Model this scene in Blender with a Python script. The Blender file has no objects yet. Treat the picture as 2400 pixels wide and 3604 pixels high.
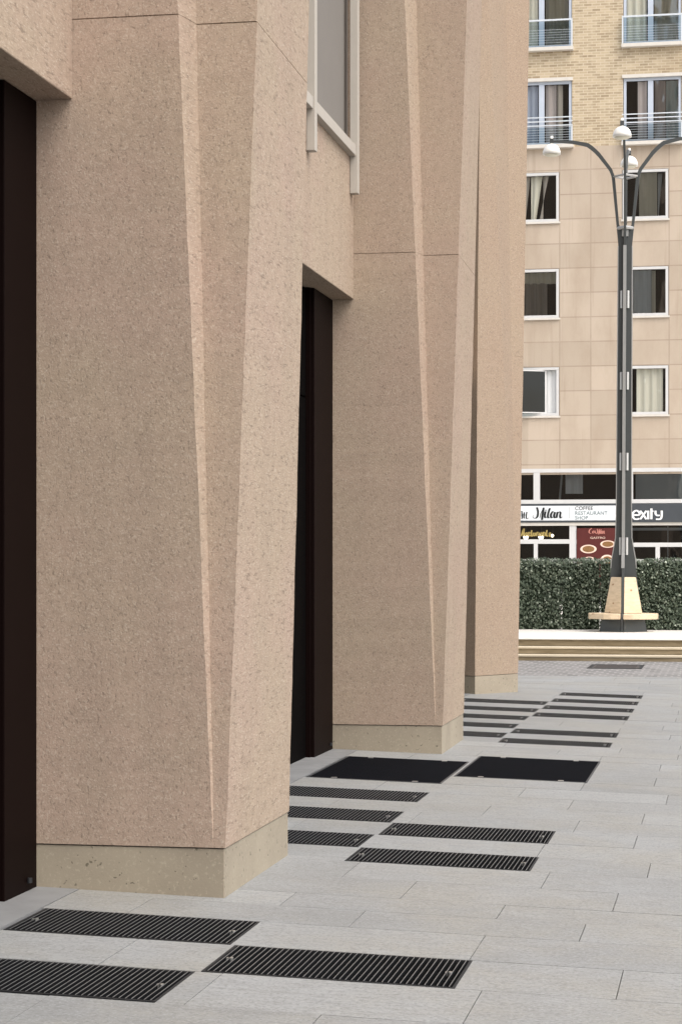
import bpy, bmesh, math, random
from mathutils import Vector
S = bpy.context.scene
COL = S.collection
random.seed(7)
R = math.radians

# ------------------------------------------------------------ camera, light, exposure
cam = bpy.data.cameras.new('camera'); camo = bpy.data.objects.new('camera', cam); COL.objects.link(camo)
camo.location = (0, 0, 1.6); camo.rotation_euler = (R(90), 0, 0)
cam.sensor_fit = 'HORIZONTAL'; cam.sensor_width = 36; cam.lens = 110.2
cam.shift_y = 0.0781; cam.clip_end = 2000; cam.clip_start = 0.1
S.camera = camo

ANG = math.atan2(888, 4800)
U = (math.sin(ANG), math.cos(ANG))          # along the tower's facade, into the distance
N = (math.cos(ANG), -math.sin(ANG))         # out of the facade, across the plaza
def W(a, d, z): return Vector((N[0]*a + U[0]*d, N[1]*a + U[1]*d, z))

SUN_EL = R(56)
src = Vector((.80*N[0] - .60*U[0], .80*N[1] - .60*U[1], 0)).normalized()   # horizontal direction towards the sun
sunv = Vector((src.x*math.cos(SUN_EL), src.y*math.cos(SUN_EL), math.sin(SUN_EL)))
sl = bpy.data.lights.new('sun', 'SUN'); sl.energy = 0.62; sl.angle = R(50); sl.color = (1.0, .96, .90)
so = bpy.data.objects.new('sun', sl); COL.objects.link(so)
so.rotation_euler = (-sunv).to_track_quat('-Z', 'Y').to_euler()
world = bpy.data.worlds.new('World'); S.world = world; world.use_nodes = True
wn = world.node_tree
sky = wn.nodes.new('ShaderNodeTexSky'); sky.sky_type = 'NISHITA'; sky.sun_disc = False
sky.sun_elevation = SUN_EL; sky.sun_rotation = math.atan2(src.x, src.y)
sky.air_density = 1.0; sky.dust_density = 3.0; sky.ozone_density = 0.6
hs = wn.nodes.new('ShaderNodeHueSaturation'); hs.inputs['Saturation'].default_value = .42      # hazy, milky sky
mt = wn.nodes.new('ShaderNodeMix'); mt.data_type = 'RGBA'; mt.blend_type = 'MULTIPLY'; mt.inputs['Factor'].default_value = 1; mt.inputs['B'].default_value = (1.04, 1.0, .95, 1)
wn.links.new(sky.outputs[0], hs.inputs['Color']); wn.links.new(hs.outputs[0], mt.inputs['A'])
wn.links.new(mt.outputs['Result'], wn.nodes['Background'].inputs[0])
wn.nodes['Background'].inputs[1].default_value = 0.15
S.view_settings.view_transform = 'Standard'; S.view_settings.look = 'None'
S.view_settings.gamma = 1; S.view_settings.exposure = 1.22

# ------------------------------------------------------------ helpers
ORG = {}
def tag(o, label=None, cat=None, group=None, kind=None):
    if label: o['label'] = label
    if cat: o['category'] = cat
    if group: o['group'] = group
    if kind: o['kind'] = kind
    return o
def empty(name, loc, label=None, cat=None, group=None):
    o = bpy.data.objects.new(name, None); COL.objects.link(o); o.location = loc
    o.empty_display_size = .2; ORG[o] = Vector(loc)
    return tag(o, label, cat, group)
def link_mesh(name, me, mat, parent, org):
    o = bpy.data.objects.new(name, me); COL.objects.link(o)
    me.materials.clear(); me.materials.append(mat)
    o.location = org - (ORG[parent] if parent else Vector()); o.parent = parent
    ORG[o] = Vector(org)
    return o

class MB:
    """collects faces in (a, d, z) site coordinates and builds ONE mesh object"""
    def __init__(s): s.v = []; s.f = []
    def add(s, vs, fs):
        k = len(s.v); s.v += [tuple(p) for p in vs]; s.f += [tuple(i+k for i in f) for f in fs]; return s
    def box(s, a0, a1, d0, d1, z0, z1):
        return s.add([(a0,d0,z0),(a1,d0,z0),(a1,d1,z0),(a0,d1,z0),(a0,d0,z1),(a1,d0,z1),(a1,d1,z1),(a0,d1,z1)],
                     [(0,3,2,1),(4,5,6,7),(0,1,5,4),(1,2,6,5),(2,3,7,6),(3,0,4,7)])
    def quad(s, *p): return s.add(p, [tuple(range(len(p)))])
    def loft(s, rings, caps=True):
        m = len(rings[0]); vs = [p for r in rings for p in r]; fs = []
        for i in range(len(rings)-1):
            for j in range(m):
                k = (j+1) % m; fs.append((i*m+j, i*m+k, (i+1)*m+k, (i+1)*m+j))
        if caps: fs.append(tuple(range(m-1, -1, -1))); fs.append(tuple(range((len(rings)-1)*m, len(rings)*m)))
        return s.add(vs, fs)
    def prism(s, poly, z0, z1): return s.loft([[(p[0],p[1],z0) for p in poly], [(p[0],p[1],z1) for p in poly]])
    def tube(s, pts, r, seg=8):
        rings = []; pts = [Vector(p) for p in pts]
        for i, p in enumerate(pts):
            t = (pts[min(i+1, len(pts)-1)] - pts[max(i-1, 0)]).normalized()
            x = t.cross(Vector((0,0,1))); x = x.normalized() if x.length > .01 else Vector((1,0,0)); y = t.cross(x)
            rr = r[i] if isinstance(r, (list, tuple)) else r
            rings.append([p + rr*(math.cos(2*math.pi*k/seg)*x + math.sin(2*math.pi*k/seg)*y) for k in range(seg)])
        return s.loft(rings)
    def lathe(s, c, prof, seg=20):
        return s.loft([[(c[0]+r*math.cos(2*math.pi*k/seg), c[1]+r*math.sin(2*math.pi*k/seg), c[2]+z) for k in range(seg)] for r, z in prof])
    def build(s, name, mat, parent=None, bevel=0, smooth=False, org=None):
        P = [W(*p) for p in s.v]
        if org is None: org = ORG[parent] if parent else Vector((sum(p.x for p in P)/len(P), sum(p.y for p in P)/len(P), min(p.z for p in P)))
        me = bpy.data.meshes.new(name)
        me.from_pydata([p-org for p in P], [], s.f); me.update()
        bm = bmesh.new(); bm.from_mesh(me)
        bmesh.ops.recalc_face_normals(bm, faces=bm.faces)
        if bevel:
            es = [e for e in bm.edges if len(e.link_faces) == 2 and e.calc_face_angle(0) > .5]
            bmesh.ops.bevel(bm, geom=es, offset=bevel, segments=2, profile=.5, affect='EDGES', clamp_overlap=True)
        bm.to_mesh(me); bm.free()
        if smooth:
            for p in me.polygons: p.use_smooth = True
        return link_mesh(name, me, mat, parent, org)

# ------------------------------------------------------------ materials
class NT:
    def __init__(s, name):
        s.m = bpy.data.materials.new(name); s.m.use_nodes = True; s.t = s.m.node_tree
        s.b = s.t.nodes['Principled BSDF']; s.out = s.t.nodes['Material Output']
    def n(s, typ, **kw):
        x = s.t.nodes.new(typ)
        for k, v in kw.items(): setattr(x, k, v)
        return x
    def l(s, o, i): s.t.links.new(o, i)
    def coord(s, scale=(1,1,1), rot=0):
        tc = s.n('ShaderNodeTexCoord'); mp = s.n('ShaderNodeMapping')
        mp.inputs['Scale'].default_value = scale
        if rot:
            r = s.n('ShaderNodeMapping'); r.inputs['Rotation'].default_value = (0,0,rot)
            s.l(tc.outputs['Object'], r.inputs[0]); s.l(r.outputs[0], mp.inputs[0])
        else: s.l(tc.outputs['Object'], mp.inputs[0])
        return mp.outputs[0]
    def noise(s, vec, scale, detail=3, rough=.55, dist=0):
        x = s.n('ShaderNodeTexNoise'); x.inputs['Scale'].default_value = scale; x.inputs['Detail'].default_value = detail
        x.inputs['Roughness'].default_value = rough; x.inputs['Distortion'].default_value = dist
        s.l(vec, x.inputs['Vector']); return x.outputs['Fac']
    def ramp(s, fac, stops, interp='LINEAR'):
        r = s.n('ShaderNodeValToRGB'); r.color_ramp.interpolation = interp
        while len(r.color_ramp.elements) < len(stops): r.color_ramp.elements.new(.5)
        for e, (p, c) in zip(r.color_ramp.elements, stops):
            e.position = p; e.color = (c if isinstance(c, tuple) else (c,c,c)) + (1,)
        s.l(fac, r.inputs[0]); return r.outputs[0]
    def mix(s, fac, a, b, mode='MIX'):
        x = s.n('ShaderNodeMix', data_type='RGBA', blend_type=mode)
        for sock, v in ((x.inputs['Factor'], fac), (x.inputs['A'], a), (x.inputs['B'], b)):
            if isinstance(v, (int, float)): sock.default_value = v
            elif isinstance(v, tuple): sock.default_value = v + (1,)
            else: s.l(v, sock)
        return x.outputs['Result']
    def math(s, op, a, b=0):
        x = s.n('ShaderNodeMath', operation=op)
        for i, v in enumerate((a, b)):
            if isinstance(v, (int, float)): x.inputs[i].default_value = v
            else: s.l(v, x.inputs[i])
        return x.outputs[0]
    def bump(s, h, strength=.3, dist=.01):
        b = s.n('ShaderNodeBump'); b.inputs['Strength'].default_value = strength; b.inputs['Distance'].default_value = dist
        s.l(h, b.inputs['Height']); s.l(b.outputs[0], s.b.inputs['Normal'])
    def fin(s, col=None, rough=.8, metal=0, spec=.3):
        if col is not None:
            if isinstance(col, tuple): s.b.inputs['Base Color'].default_value = col + (1,)
            else: s.l(col, s.b.inputs['Base Color'])
        s.b.inputs['Roughness'].default_value = rough; s.b.inputs['Metallic'].default_value = metal
        s.b.inputs['Specular IOR Level'].default_value = spec
        return s.m
def worn(name, col, rough=.5, metal=0, spec=.4, amt=.12, scale=6):
    t = NT(name); v = t.coord(); nz = t.noise(v, scale, 4)
    c = t.mix(nz, tuple(x*(1-amt) for x in col), tuple(min(1, x*(1+amt)) for x in col))
    return t.fin(c, rough, metal, spec)
M = {}
def plaster():
    t = NT('plaster'); v = t.coord(); ve = t.coord((1,.14,.62), ANG); vst = t.coord((1,1,.12))
    big = t.noise(v, .8, 4); mid = t.noise(v, 5, 4)
    g1 = t.noise(ve, 80, 3, .65); g2 = t.noise(t.coord((1,.3,1), ANG), 105, 3, .65); g3 = t.noise(v, 24, 3, .6)
    base = t.mix(t.ramp(big, [(.40, 0.), (.60, 1.)]), (.362,.284,.217), (.372,.276,.222))
    base = t.mix(t.math('MULTIPLY', mid, .40), base, (0.357,0.303,0.233))
    base = t.mix(t.math('MULTIPLY', t.ramp(t.noise(vst, 3.2, 5, .65), [(.48, 0.), (.70, 1.)]), .30), base, (0.265,0.206,0.163))
    base = t.mix(t.math('MULTIPLY', t.ramp(g3, [(.42, 1.), (.54, 0.)]), .20), base, (0.218,0.169,0.132))
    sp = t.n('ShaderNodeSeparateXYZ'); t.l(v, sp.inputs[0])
    bounce_drift = t.ramp(t.math('ADD', t.math('MULTIPLY', sp.outputs[1], .04), t.math('MULTIPLY', t.math('SUBTRACT', big, .5), .3)), [(.05, 0.), (.55, 1.)])
    base = t.mix(t.math('MULTIPLY', bounce_drift, .70), base, (.275,.207,.147))  # warm bounce light and deeper tone at the far pilasters, painted into the plaster
    dark = t.ramp(g1, [(.32, 1.), (.46, 0.)])
    lite = t.ramp(g2, [(.54, 0.), (.68, 1.)])
    c = t.mix(t.math('MULTIPLY', dark, .50), base, (0.147,0.111,0.086))
    c = t.mix(t.math('MULTIPLY', lite, .58), c, (0.504,0.432,0.356))
    h = t.math('SUBTRACT', g2, t.math('MULTIPLY', dark, .35))
    t.bump(h, .40, .006)
    return t.fin(c, .95, 0, .1)
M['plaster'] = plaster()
def plinth():
    t = NT('plinth_stone'); v = t.coord()
    c = t.mix(t.ramp(t.noise(v, 2.2, 4), [(.35,0.),(.65,1.)]), (.265,.228,.175), (.32,.278,.213))
    c = t.mix(t.math('MULTIPLY', t.ramp(t.noise(v, 60, 3), [(.56,0.),(.7,1.)]), .5), c, (.42,.375,.29))
    c = t.mix(t.math('MULTIPLY', t.ramp(t.noise(v, 34, 2), [(.66,0.),(.71,1.)]), .8), c, (.10,.085,.06))
    t.bump(t.noise(v, 90, 3), .2, .004)
    return t.fin(c, .7, 0, .3)
M['plinth'] = plinth()
def paving():
    t = NT('paving_stone'); v = t.coord((1,1,1), ANG); vs = t.coord((1.0,5.5,1), ANG)
    geo = t.n('ShaderNodeNewGeometry'); rnd = geo.outputs['Random Per Island']
    c = t.mix(rnd, (0.217,0.223,0.223), (0.285,0.294,0.295))
    c = t.mix(t.math('MULTIPLY', t.ramp(t.noise(v, 1.1, 5, .6), [(.42,0.),(.60,1.)]), .70), c, (0.268,0.262,0.238))
    c = t.mix(t.math('MULTIPLY', t.ramp(t.noise(v, 2.3, 5, .6), [(.45,0.),(.7,1.)]), .40), c, (0.308,0.324,0.339))
    c = t.mix(t.math('MULTIPLY', t.ramp(t.noise(vs, 7, 6, .7), [(.48,0.),(.64,1.)]), .55), c, (0.186,0.189,0.187))
    c = t.mix(t.math('MULTIPLY', t.ramp(t.noise(v, 55, 4, .65), [(.38,1.),(.50,0.)]), .55), c, (0.140,0.143,0.143))
    c = t.mix(t.math('MULTIPLY', t.ramp(t.noise(v, 75, 3, .65), [(.53,0.),(.66,1.)]), .50), c, (0.360,0.374,0.385))
    c = t.mix(t.ramp(t.noise(v, 3.1, 3), [(.72,0.),(.80,.35)]), c, (0.144,0.140,0.128))
    vo = t.n('ShaderNodeTexVoronoi'); vo.inputs['Scale'].default_value = 1.7; t.l(v, vo.inputs['Vector'])      # trodden gum and drips
    c = t.mix(t.ramp(t.math('ADD', vo.outputs['Distance'], t.math('MULTIPLY', t.noise(v, 30, 2), .02)), [(.022, .55), (.030, 0.)]), c, (.12,.115,.105))
    t.bump(t.noise(v, 70, 3), .22, .003)
    return t.fin(c, .6, 0, .35)
M['paving'] = paving()
M['threshold'] = worn('threshold_stone', (.20,.205,.21), .6, 0, .3, .3, 6)
M['mortar'] = worn('paving_bed', (.23,.22,.20), .95, 0, .1)
M['street'] = worn('pale_bounce_ground', (.33,.315,.295), .9, 0, .2, .15, 2)  # outer ground made pale so it bounces light onto the shaded fronts
def setts():
    t = NT('setts'); v = t.coord((1,1,1), ANG)
    b = t.n('ShaderNodeTexBrick'); b.offset = .5
    b.inputs['Scale'].default_value = 1; b.inputs['Brick Width'].default_value = .19; b.inputs['Row Height'].default_value = .30
    b.inputs['Mortar Size'].default_value = .022; b.inputs['Mortar Smooth'].default_value = .3; b.inputs['Bias'].default_value = 0
    b.inputs['Color1'].default_value = (.125,.122,.121,1); b.inputs['Color2'].default_value = (.235,.229,.226,1); b.inputs['Mortar'].default_value = (.30,.292,.28,1)
    t.l(v, b.inputs['Vector'])
    c = t.mix(t.math('MULTIPLY', t.noise(v, 14, 4), .5), b.outputs['Color'], (.185,.18,.178))
    t.bump(b.outputs['Fac'], -.4, .02)
    return t.fin(c, .75, 0, .3)
M['setts'] = setts()
def step_stone():
    t = NT('step_stone'); vs = t.coord((1.2,1.2,9), ANG); v = t.coord()
    c = t.mix(t.ramp(t.noise(vs, 2.4, 5, .6), [(.3,0.),(.7,1.)]), (.175,.138,.084), (.285,.235,.158))
    c = t.mix(t.math('MULTIPLY', t.noise(v, 30, 3), .3), c, (.20,.16,.10))
    return t.fin(c, .75, 0, .25)
M['step'] = step_stone()
M['tread'] = worn('pale_tread_stone', (.52,.455,.345), .7, 0, .3, .1, 5)
M['platform'] = worn('pale_platform_stone', (.62,.60,.56), .7, 0, .3, .08, 4)
def metal(name, col, rough=.45, met=.6): return worn(name, col, rough, met, .5, .15, 9)
M['door'] = worn('dark_bronze_door', (.0022,.0018,.0018), .7, 0, .02)
M['jamb'] = worn('dark_maroon_jamb', (.0045,.0015,.0012), .6, 0, .06)
M['void'] = worn('dark_interior', (.012,.012,.012), .9, 0, .1)
M['pit'] = worn('grating_pit', (.006,.006,.007), .9, 0, .1)
M['bar'] = worn('grating_steel', (.008,.0085,.0095), .7, 0, .08)
M['baredge'] = metal('worn_grating_edge', (.21,.215,.22), .4, .5)
M['frame'] = metal('grating_frame_steel', (.013,.014,.016), .6, .2)
M['bolt'] = metal('bolt_steel', (.55,.55,.54), .3, .8)
M['mat'] = worn('navy_black_grille', (.0042,.0047,.0066), .85, 0, .03, .35, 5)
M['matedge'] = metal('grille_edge_steel', (.06,.063,.068), .5, .4)
M['lightstone'] = worn('pale_trim_stone', (.40,.37,.33), .75, 0, .2, .06, 10)
M['greypanel'] = worn('grey_blind_panel', (.185,.172,.158), .8, 0, .2, .05, 3)
def bldg_stone():
    t = NT('facade_stone'); tc = t.n('ShaderNodeUVMap'); sep = t.n('ShaderNodeSeparateXYZ'); t.l(tc.outputs[0], sep.inputs[0])
    a, z = sep.outputs[0], sep.outputs[1]; v = t.coord()
    # panel joints: three columns per 3.41 m bay, rows of 0.772 m
    am = t.math('FLOORED_MODULO', t.math('SUBTRACT', a, -5.21), 3.41)
    def line(x, pos, w): return t.math('LESS_THAN', t.math('ABSOLUTE', t.math('SUBTRACT', x, pos)), w)
    lv = t.math('MAXIMUM', t.math('MAXIMUM', line(am, .012, .018), line(am, .99, .014)), line(am, 1.97, .018))
    zr = t.math('FLOORED_MODULO', t.math('SUBTRACT', z, 6.31), .775)
    lh = t.math('LESS_THAN', zr, .034)
    joint = t.math('MAXIMUM', lv, lh)
    ci = t.math('ADD', t.math('FLOOR', t.math('DIVIDE', t.math('SUBTRACT', a, -5.21), .98)), t.math('MULTIPLY', t.math('FLOOR', t.math('DIVIDE', t.math('SUBTRACT', z, 6.31), .775)), 17.3))
    wn_ = t.n('ShaderNodeTexWhiteNoise', noise_dimensions='1D'); t.l(ci, wn_.inputs['W'])
    c = t.mix(wn_.outputs['Value'], (0.403,0.336,0.266), (0.481,0.403,0.324))
    c = t.mix(t.math('MULTIPLY', t.ramp(t.noise(t.coord((1,1,.35)), 1.2, 5, .6), [(.42,0.),(.68,1.)]), .62), c, (0.349,0.277,0.209))
    c = t.mix(t.math('MULTIPLY', t.ramp(t.noise(t.coord((6,6,.25)), 1, 4, .6), [(.58,0.),(.75,1.)]), .35), c, (0.265,0.194,0.140))
    c = t.mix(t.math('MULTIPLY', t.noise(v, 18, 3), .18), c, (0.554,0.471,0.390))
    c = t.mix(t.math('MULTIPLY', joint, t.math('ADD', .12, t.math('MULTIPLY', t.noise(v, 1.7, 2), .55))), c, (0.193,0.142,0.105))
    return t.fin(c, .85, 0, .2)
M['bstone'] = bldg_stone()
def bldg_brick():
    t = NT('facade_brick'); tc = t.n('ShaderNodeUVMap')
    b = t.n('ShaderNodeTexBrick'); b.offset = .5
    b.inputs['Scale'].default_value = 1; b.inputs['Brick Width'].default_value = .27; b.inputs['Row Height'].default_value = .085
    b.inputs['Mortar Size'].default_value = .011; b.inputs['Bias'].default_value = -.1
    b.inputs['Color1'].default_value = (0.488,0.397,0.275,1); b.inputs['Color2'].default_value = (0.287,0.220,0.140,1); b.inputs['Mortar'].default_value = (0.561,0.482,0.366,1)
    t.l(tc.outputs[0], b.inputs['Vector'])
    v = t.coord(); c = t.mix(t.math('MULTIPLY', t.ramp(t.noise(v, 5, 4), [(.4,0.),(.7,1.)]), .45), b.outputs['Color'], (0.573,0.488,0.354))
    c = t.mix(t.math('MULTIPLY', t.ramp(t.noise(v, 1.1, 4), [(.5,0.),(.75,1.)]), .35), c, (0.317,0.244,0.159))
    t.bump(b.outputs['Fac'], -.3, .01)
    return t.fin(c, .9, 0, .2)
M['bbrick'] = bldg_brick()
M['whiteframe'] = worn('white_window_frame', (.56,.56,.555), .45, 0, .4, .05)
M['blueframe'] = worn('pale_blue_grey_frame', (.47,.52,.60), .4, 0, .4, .06)
M['rail'] = worn('pale_blue_white_rail', (.60,.64,.68), .4, .1, .4, .05)
M['sill'] = worn('pale_sill', (.60,.57,.52), .6, 0, .3)
def glass(name, tint, refl):
    t = NT(name); tr = t.n('ShaderNodeBsdfTransparent'); tr.inputs[0].default_value = tint + (1,)
    gl = t.n('ShaderNodeBsdfGlossy'); gl.inputs['Roughness'].default_value = .015; gl.inputs[0].default_value = (.9,.93,.95,1)
    # old float glass is never quite flat: a slow ripple bends what it mirrors
    nz = t.noise(t.coord((1,1,.5)), 1.4, 1); b = t.n('ShaderNodeBump'); b.inputs['Strength'].default_value = .25; b.inputs['Distance'].default_value = .05
    t.l(nz, b.inputs['Height']); t.l(b.outputs[0], gl.inputs['Normal'])
    fr = t.n('ShaderNodeFresnel'); fr.inputs[0].default_value = refl
    mx = t.n('ShaderNodeMixShader'); t.l(fr.outputs[0], mx.inputs[0]); t.l(tr.outputs[0], mx.inputs[1]); t.l(gl.outputs[0], mx.inputs[2])
    t.l(mx.outputs[0], t.out.inputs[0]); return t.m
M['glass'] = glass('window_glass', (.80,.83,.84), 1.9)
M['sashglass'] = glass('dark_sash_glass', (.10,.17,.17), 1.45)
M['balglass'] = glass('railing_glass', (.66,.75,.80), 1.55)
def curtain(name, c1, c2):
    t = NT(name); v = t.coord((14,14,.3)); c = t.mix(t.noise(v, 1, 3), c1, c2); return t.fin(c, .9, 0, .1)
M['cream'] = curtain('cream_curtain', (.62,.56,.44), (.84,.79,.68))
M['taupe'] = curtain('taupe_curtain', (.28,.24,.20), (.52,.46,.40))
M['greycurt'] = curtain('grey_curtain', (.48,.49,.49), (.74,.75,.75))
M['bluecurt'] = curtain('blue_grey_curtain', (.30,.32,.40), (.52,.55,.62))
M['rosecurt'] = curtain('rose_grey_curtain', (.38,.31,.29), (.64,.56,.52))
M['greencurt'] = curtain('pale_green_curtain', (.40,.48,.46), (.60,.67,.64))
M['blind'] = worn('grey_roller_blind', (.33,.345,.35), .8, 0, .2, .05, 2)
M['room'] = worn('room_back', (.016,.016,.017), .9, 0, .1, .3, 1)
M['charcoal'] = worn('charcoal_fascia', (.055,.062,.07), .5, 0, .3)
M['signwhite'] = worn('white_sign_panel', (.78,.81,.84), .4, 0, .3, .03, 3)
M['ink'] = worn('black_lettering', (.02,.022,.024), .6, 0, .2)
M['inkgrey'] = worn('grey_green_lettering', (.16,.21,.22), .6, 0, .2)
M['inkwhite'] = worn('white_lettering', (.85,.85,.85), .5, 0, .3)
M['posterred'] = worn('dark_red_poster', (.085,.016,.014), .5, 0, .3, .15, 3)
M['pinkink'] = worn('faded_pink_lettering', (.52,.22,.18), .6, 0, .2)
M['plate'] = worn('printed_plate_rim', (.78,.60,.50), .6, 0, .2, .15, 6)
M['food'] = worn('printed_food', (.22,.12,.05), .7, 0, .2, .5, 20)
M['salad'] = worn('printed_salad', (.08,.11,.07), .7, 0, .2, .5, 20)
M['goldink'] = worn('gold_lettering', (.34,.26,.09), .5, 0, .3)
def emit(name, col, st):
    t = NT(name); t.b.inputs['Emission Color'].default_value = col + (1,); t.b.inputs['Emission Strength'].default_value = st
    v = t.coord(); return t.fin(t.mix(t.noise(v, 5), (.8,.75,.6), (.85,.8,.7)), .5)
M['bulb'] = emit('warm_bulb', (1,.85,.6), 3.0)
M['post'] = worn('dark_grey_painted_steel', (.062,.068,.068), .42, .2, .5, .12, 8)
M['steel'] = worn('lit_edge_steel', (.42,.42,.41), .32, .7, .5, .08, 14)
M['clamp'] = worn('pale_steel_clamp', (.50,.50,.49), .4, .3)
M['lampshade'] = worn('white_enamel_shade', (.80,.79,.75), .3, 0, .4, .04)
M['lampglass'] = worn('opal_diffuser', (.62,.60,.50), .5, 0, .3)
def wood():
    t = NT('pale_bench_wood'); v = t.coord(); ring = t.coord((3,3,14), ANG)
    c = t.mix(t.ramp(t.noise(ring, 2.2, 4, .6, .6), [(.3,0.),(.7,1.)]), (.55,.43,.29), (.69,.56,.40))
    c = t.mix(t.ramp(t.noise(v, 7, 1), [(.70,0.),(.76,1.)]), c, (.30,.16,.08))
    return t.fin(c, .6, 0, .3)
M['wood'] = wood()
def leaf():
    t = NT('ivy_leaf'); geo = t.n('ShaderNodeNewGeometry'); r = geo.outputs['Random Per Island']
    c = t.ramp(r, [(0.,(.052,.072,.048)),(.45,(.078,.105,.070)),(.75,(.11,.14,.098)),(.92,(.18,.21,.15)),(1.,(.34,.38,.31))])
    return t.fin(c, .5, 0, .4)
M['leaf'] = leaf()
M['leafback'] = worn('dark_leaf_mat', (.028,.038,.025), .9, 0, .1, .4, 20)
M['fencewhite'] = worn('white_fence_rail', (.75,.75,.72), .5, 0, .3)
M['terracotta'] = worn('dark_steel_cover', (.07,.062,.06), .7, .2, .3, .2, 12)

# ------------------------------------------------------------ ground: gently tilted plaza paving with holes for the gratings
K, N0 = .03, -2.03
def gz(a, d):
    f = max(0, min(1, (30 - d)/3)); x = a - N0
    x = x if x < 5 else 5 + (1 - math.exp(-(x-5)))
    return -K*f*x
DL, DR = (-3.06, -2.055), (-2.035, -1.03)
GRATES = [ # side, d0, d1
 ('L',7.385,7.955),('R',7.975,8.545),('L',8.56,9.125),
 ('R',11.10,11.635),('L',11.65,12.20),('R',12.22,12.785),('L',12.80,13.365),('L',13.93,14.52),
 ('R',18.755,19.255),('L',19.30,19.82),('R',19.86,20.38),('L',20.42,20.94),('L',21.54,22.06),('R',22.12,22.665),
 ('L',22.71,23.24),('R',23.28,23.84),('L',23.90,24.46),('R',24.52,25.08),('R',25.72,26.30)]
MATS = [('L',15.13,16.84),('R',15.68,17.38)]
HOLES = [((DL if s == 'L' else DR), d0, d1) for s, d0, d1 in GRATES + MATS]
rows = [.49+.573*i for i in range(13)] + [7.97,8.552,9.13,9.575,9.97,10.53,11.095,11.643,12.21,12.793,13.37,13.927,14.523,15.127,15.678,16.26,16.842,17.382,17.86,18.31,18.752,19.278,19.84,20.40,20.96,21.50,22.09,22.688,23.26,23.87,24.49,25.10,25.70,26.31]
while rows[-1] < 29.4: rows.append(rows[-1] + .575)
rows.append(30.14)
pav = MB(); rr = random.Random(3); GAP = .0020
for i in range(len(rows)-1):
    d0, d1 = rows[i], rows[i+1]; off = (i % 2)*.51 + rr.choice([0, 0, .0, .12, -.1])
    cuts = [-4.6] + [x for x in (-4.6 + off + 1.02*k - .525 for k in range(0, 21)) if x > -4.5] + [15.5]
    hs = [h for h in HOLES if h[1] < (d0+d1)/2 < h[2]]
    for a0, a1 in zip(cuts, cuts[1:]):
        segs = [(max(a0, -3.078), a1)]
        for (h0, h1), _, _ in hs:
            ns = []
            for s0, s1 in segs:
                if h1 <= s0 or h0 >= s1: ns.append((s0, s1)); continue
                if h0 > s0: ns.append((s0, h0 + GAP))
                if h1 < s1: ns.append((h1 - GAP, s1))
            segs = ns
        for s0, s1 in segs:
            if s1 - s0 < .02: continue
            lip = rr.uniform(-.0008, .0008)
            x0, x1, e0, e1 = s0+GAP, s1-GAP, d0+GAP, d1-GAP
            q = [(x0,e0),(x1,e0),(x1,e1),(x0,e1)]
            top = [(a, d, gz(a, d)+lip) for a, d in q]; bot = [(a, d, gz(a, d)-.03) for a, d in q]
            pav.add(top+bot, [(0,1,2,3),(0,4,5,1),(1,5,6,2),(2,6,7,3),(3,7,4,0)])
tag(pav.build('pavement', M['paving']), 'pale grey stone slab paving of the plaza, tilting gently away from the tower', 'pavement', kind='structure')
th = MB()
for k in range(16):
    d0, d1 = .5+1.55*k+GAP, .5+1.55*(k+1)-GAP
    th.add([(a, d, gz(a, d)-h) for h in (-.002, .03) for a, d in ((-4.6,d0),(-3.082,d0),(-3.082,d1),(-4.6,d1))], [(0,1,2,3),(0,4,5,1),(1,5,6,2),(2,6,7,3),(3,7,4,0)])
tag(th.build('threshold_paving', M['threshold']), 'darker grey threshold slabs at the tower doors', 'paving', kind='structure')
bed = MB(); ds = [.2+i*1.0 for i in range(27)] + [27.5,28.5,29.5,30.13]
as_ = [-4.8,-3.6,-2,0,1,2,2.97,3.6,4.2,5,6,8,11,15.7]
for d0, d1 in zip(ds, ds[1:]):
    for a0, a1 in zip(as_, as_[1:]): bed.quad(*[(a, d, gz(a, d)-.034) for a, d in ((a0,d0),(a1,d0),(a1,d1),(a0,d1))])
tag(bed.build('paving_bed', M['mortar']), 'grey bedding seen in the joints between the paving slabs', 'pavement', kind='structure')
s = MB(); s.box(-6, 24, 30.145, 35.2, -.3, -.002)
tag(s.build('sett_paving', M['setts']), 'strip of lilac grey stone setts in front of the steps', 'paving', kind='structure')
s = MB(); s.quad((-600,-300,-.34),(600,-300,-.34),(600,900,-.34),(-600,900,-.34))
tag(s.build('ground', M['street']), 'outer ground around the plaza, made pale to bounce light', 'ground', kind='structure')
# three low steps up to a pale platform
s = MB()
s.box(-9, 24, 35.0, 36.45, -.3, .062); s.box(-9, 24, 35.36, 36.45, .098, .182); s.box(-9, 24, 35.74, 36.45, .218, .322)
tag(s.build('steps', M['step'], bevel=.006), 'three low brown stone steps up to the pale platform', 'steps', kind='structure')
s = MB(); s.box(-9, 24, 34.985, 35.358, .0622, .0958); s.box(-9, 24, 35.345, 35.738, .1822, .2158)
tag(s.build('step_treads', M['tread'], bevel=.008), 'worn paler tread slabs of the low brown steps', 'steps', kind='structure')
s = MB(); s.box(-9, 24, 35.70, 36.46, .325, .345); s.box(-9, 24, 36.464, 66.0, -.2, .345)
tag(s.build('platform', M['platform'], bevel=.008), 'raised pale stone platform carrying the lamp and the hedge', 'platform', kind='structure')

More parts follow.
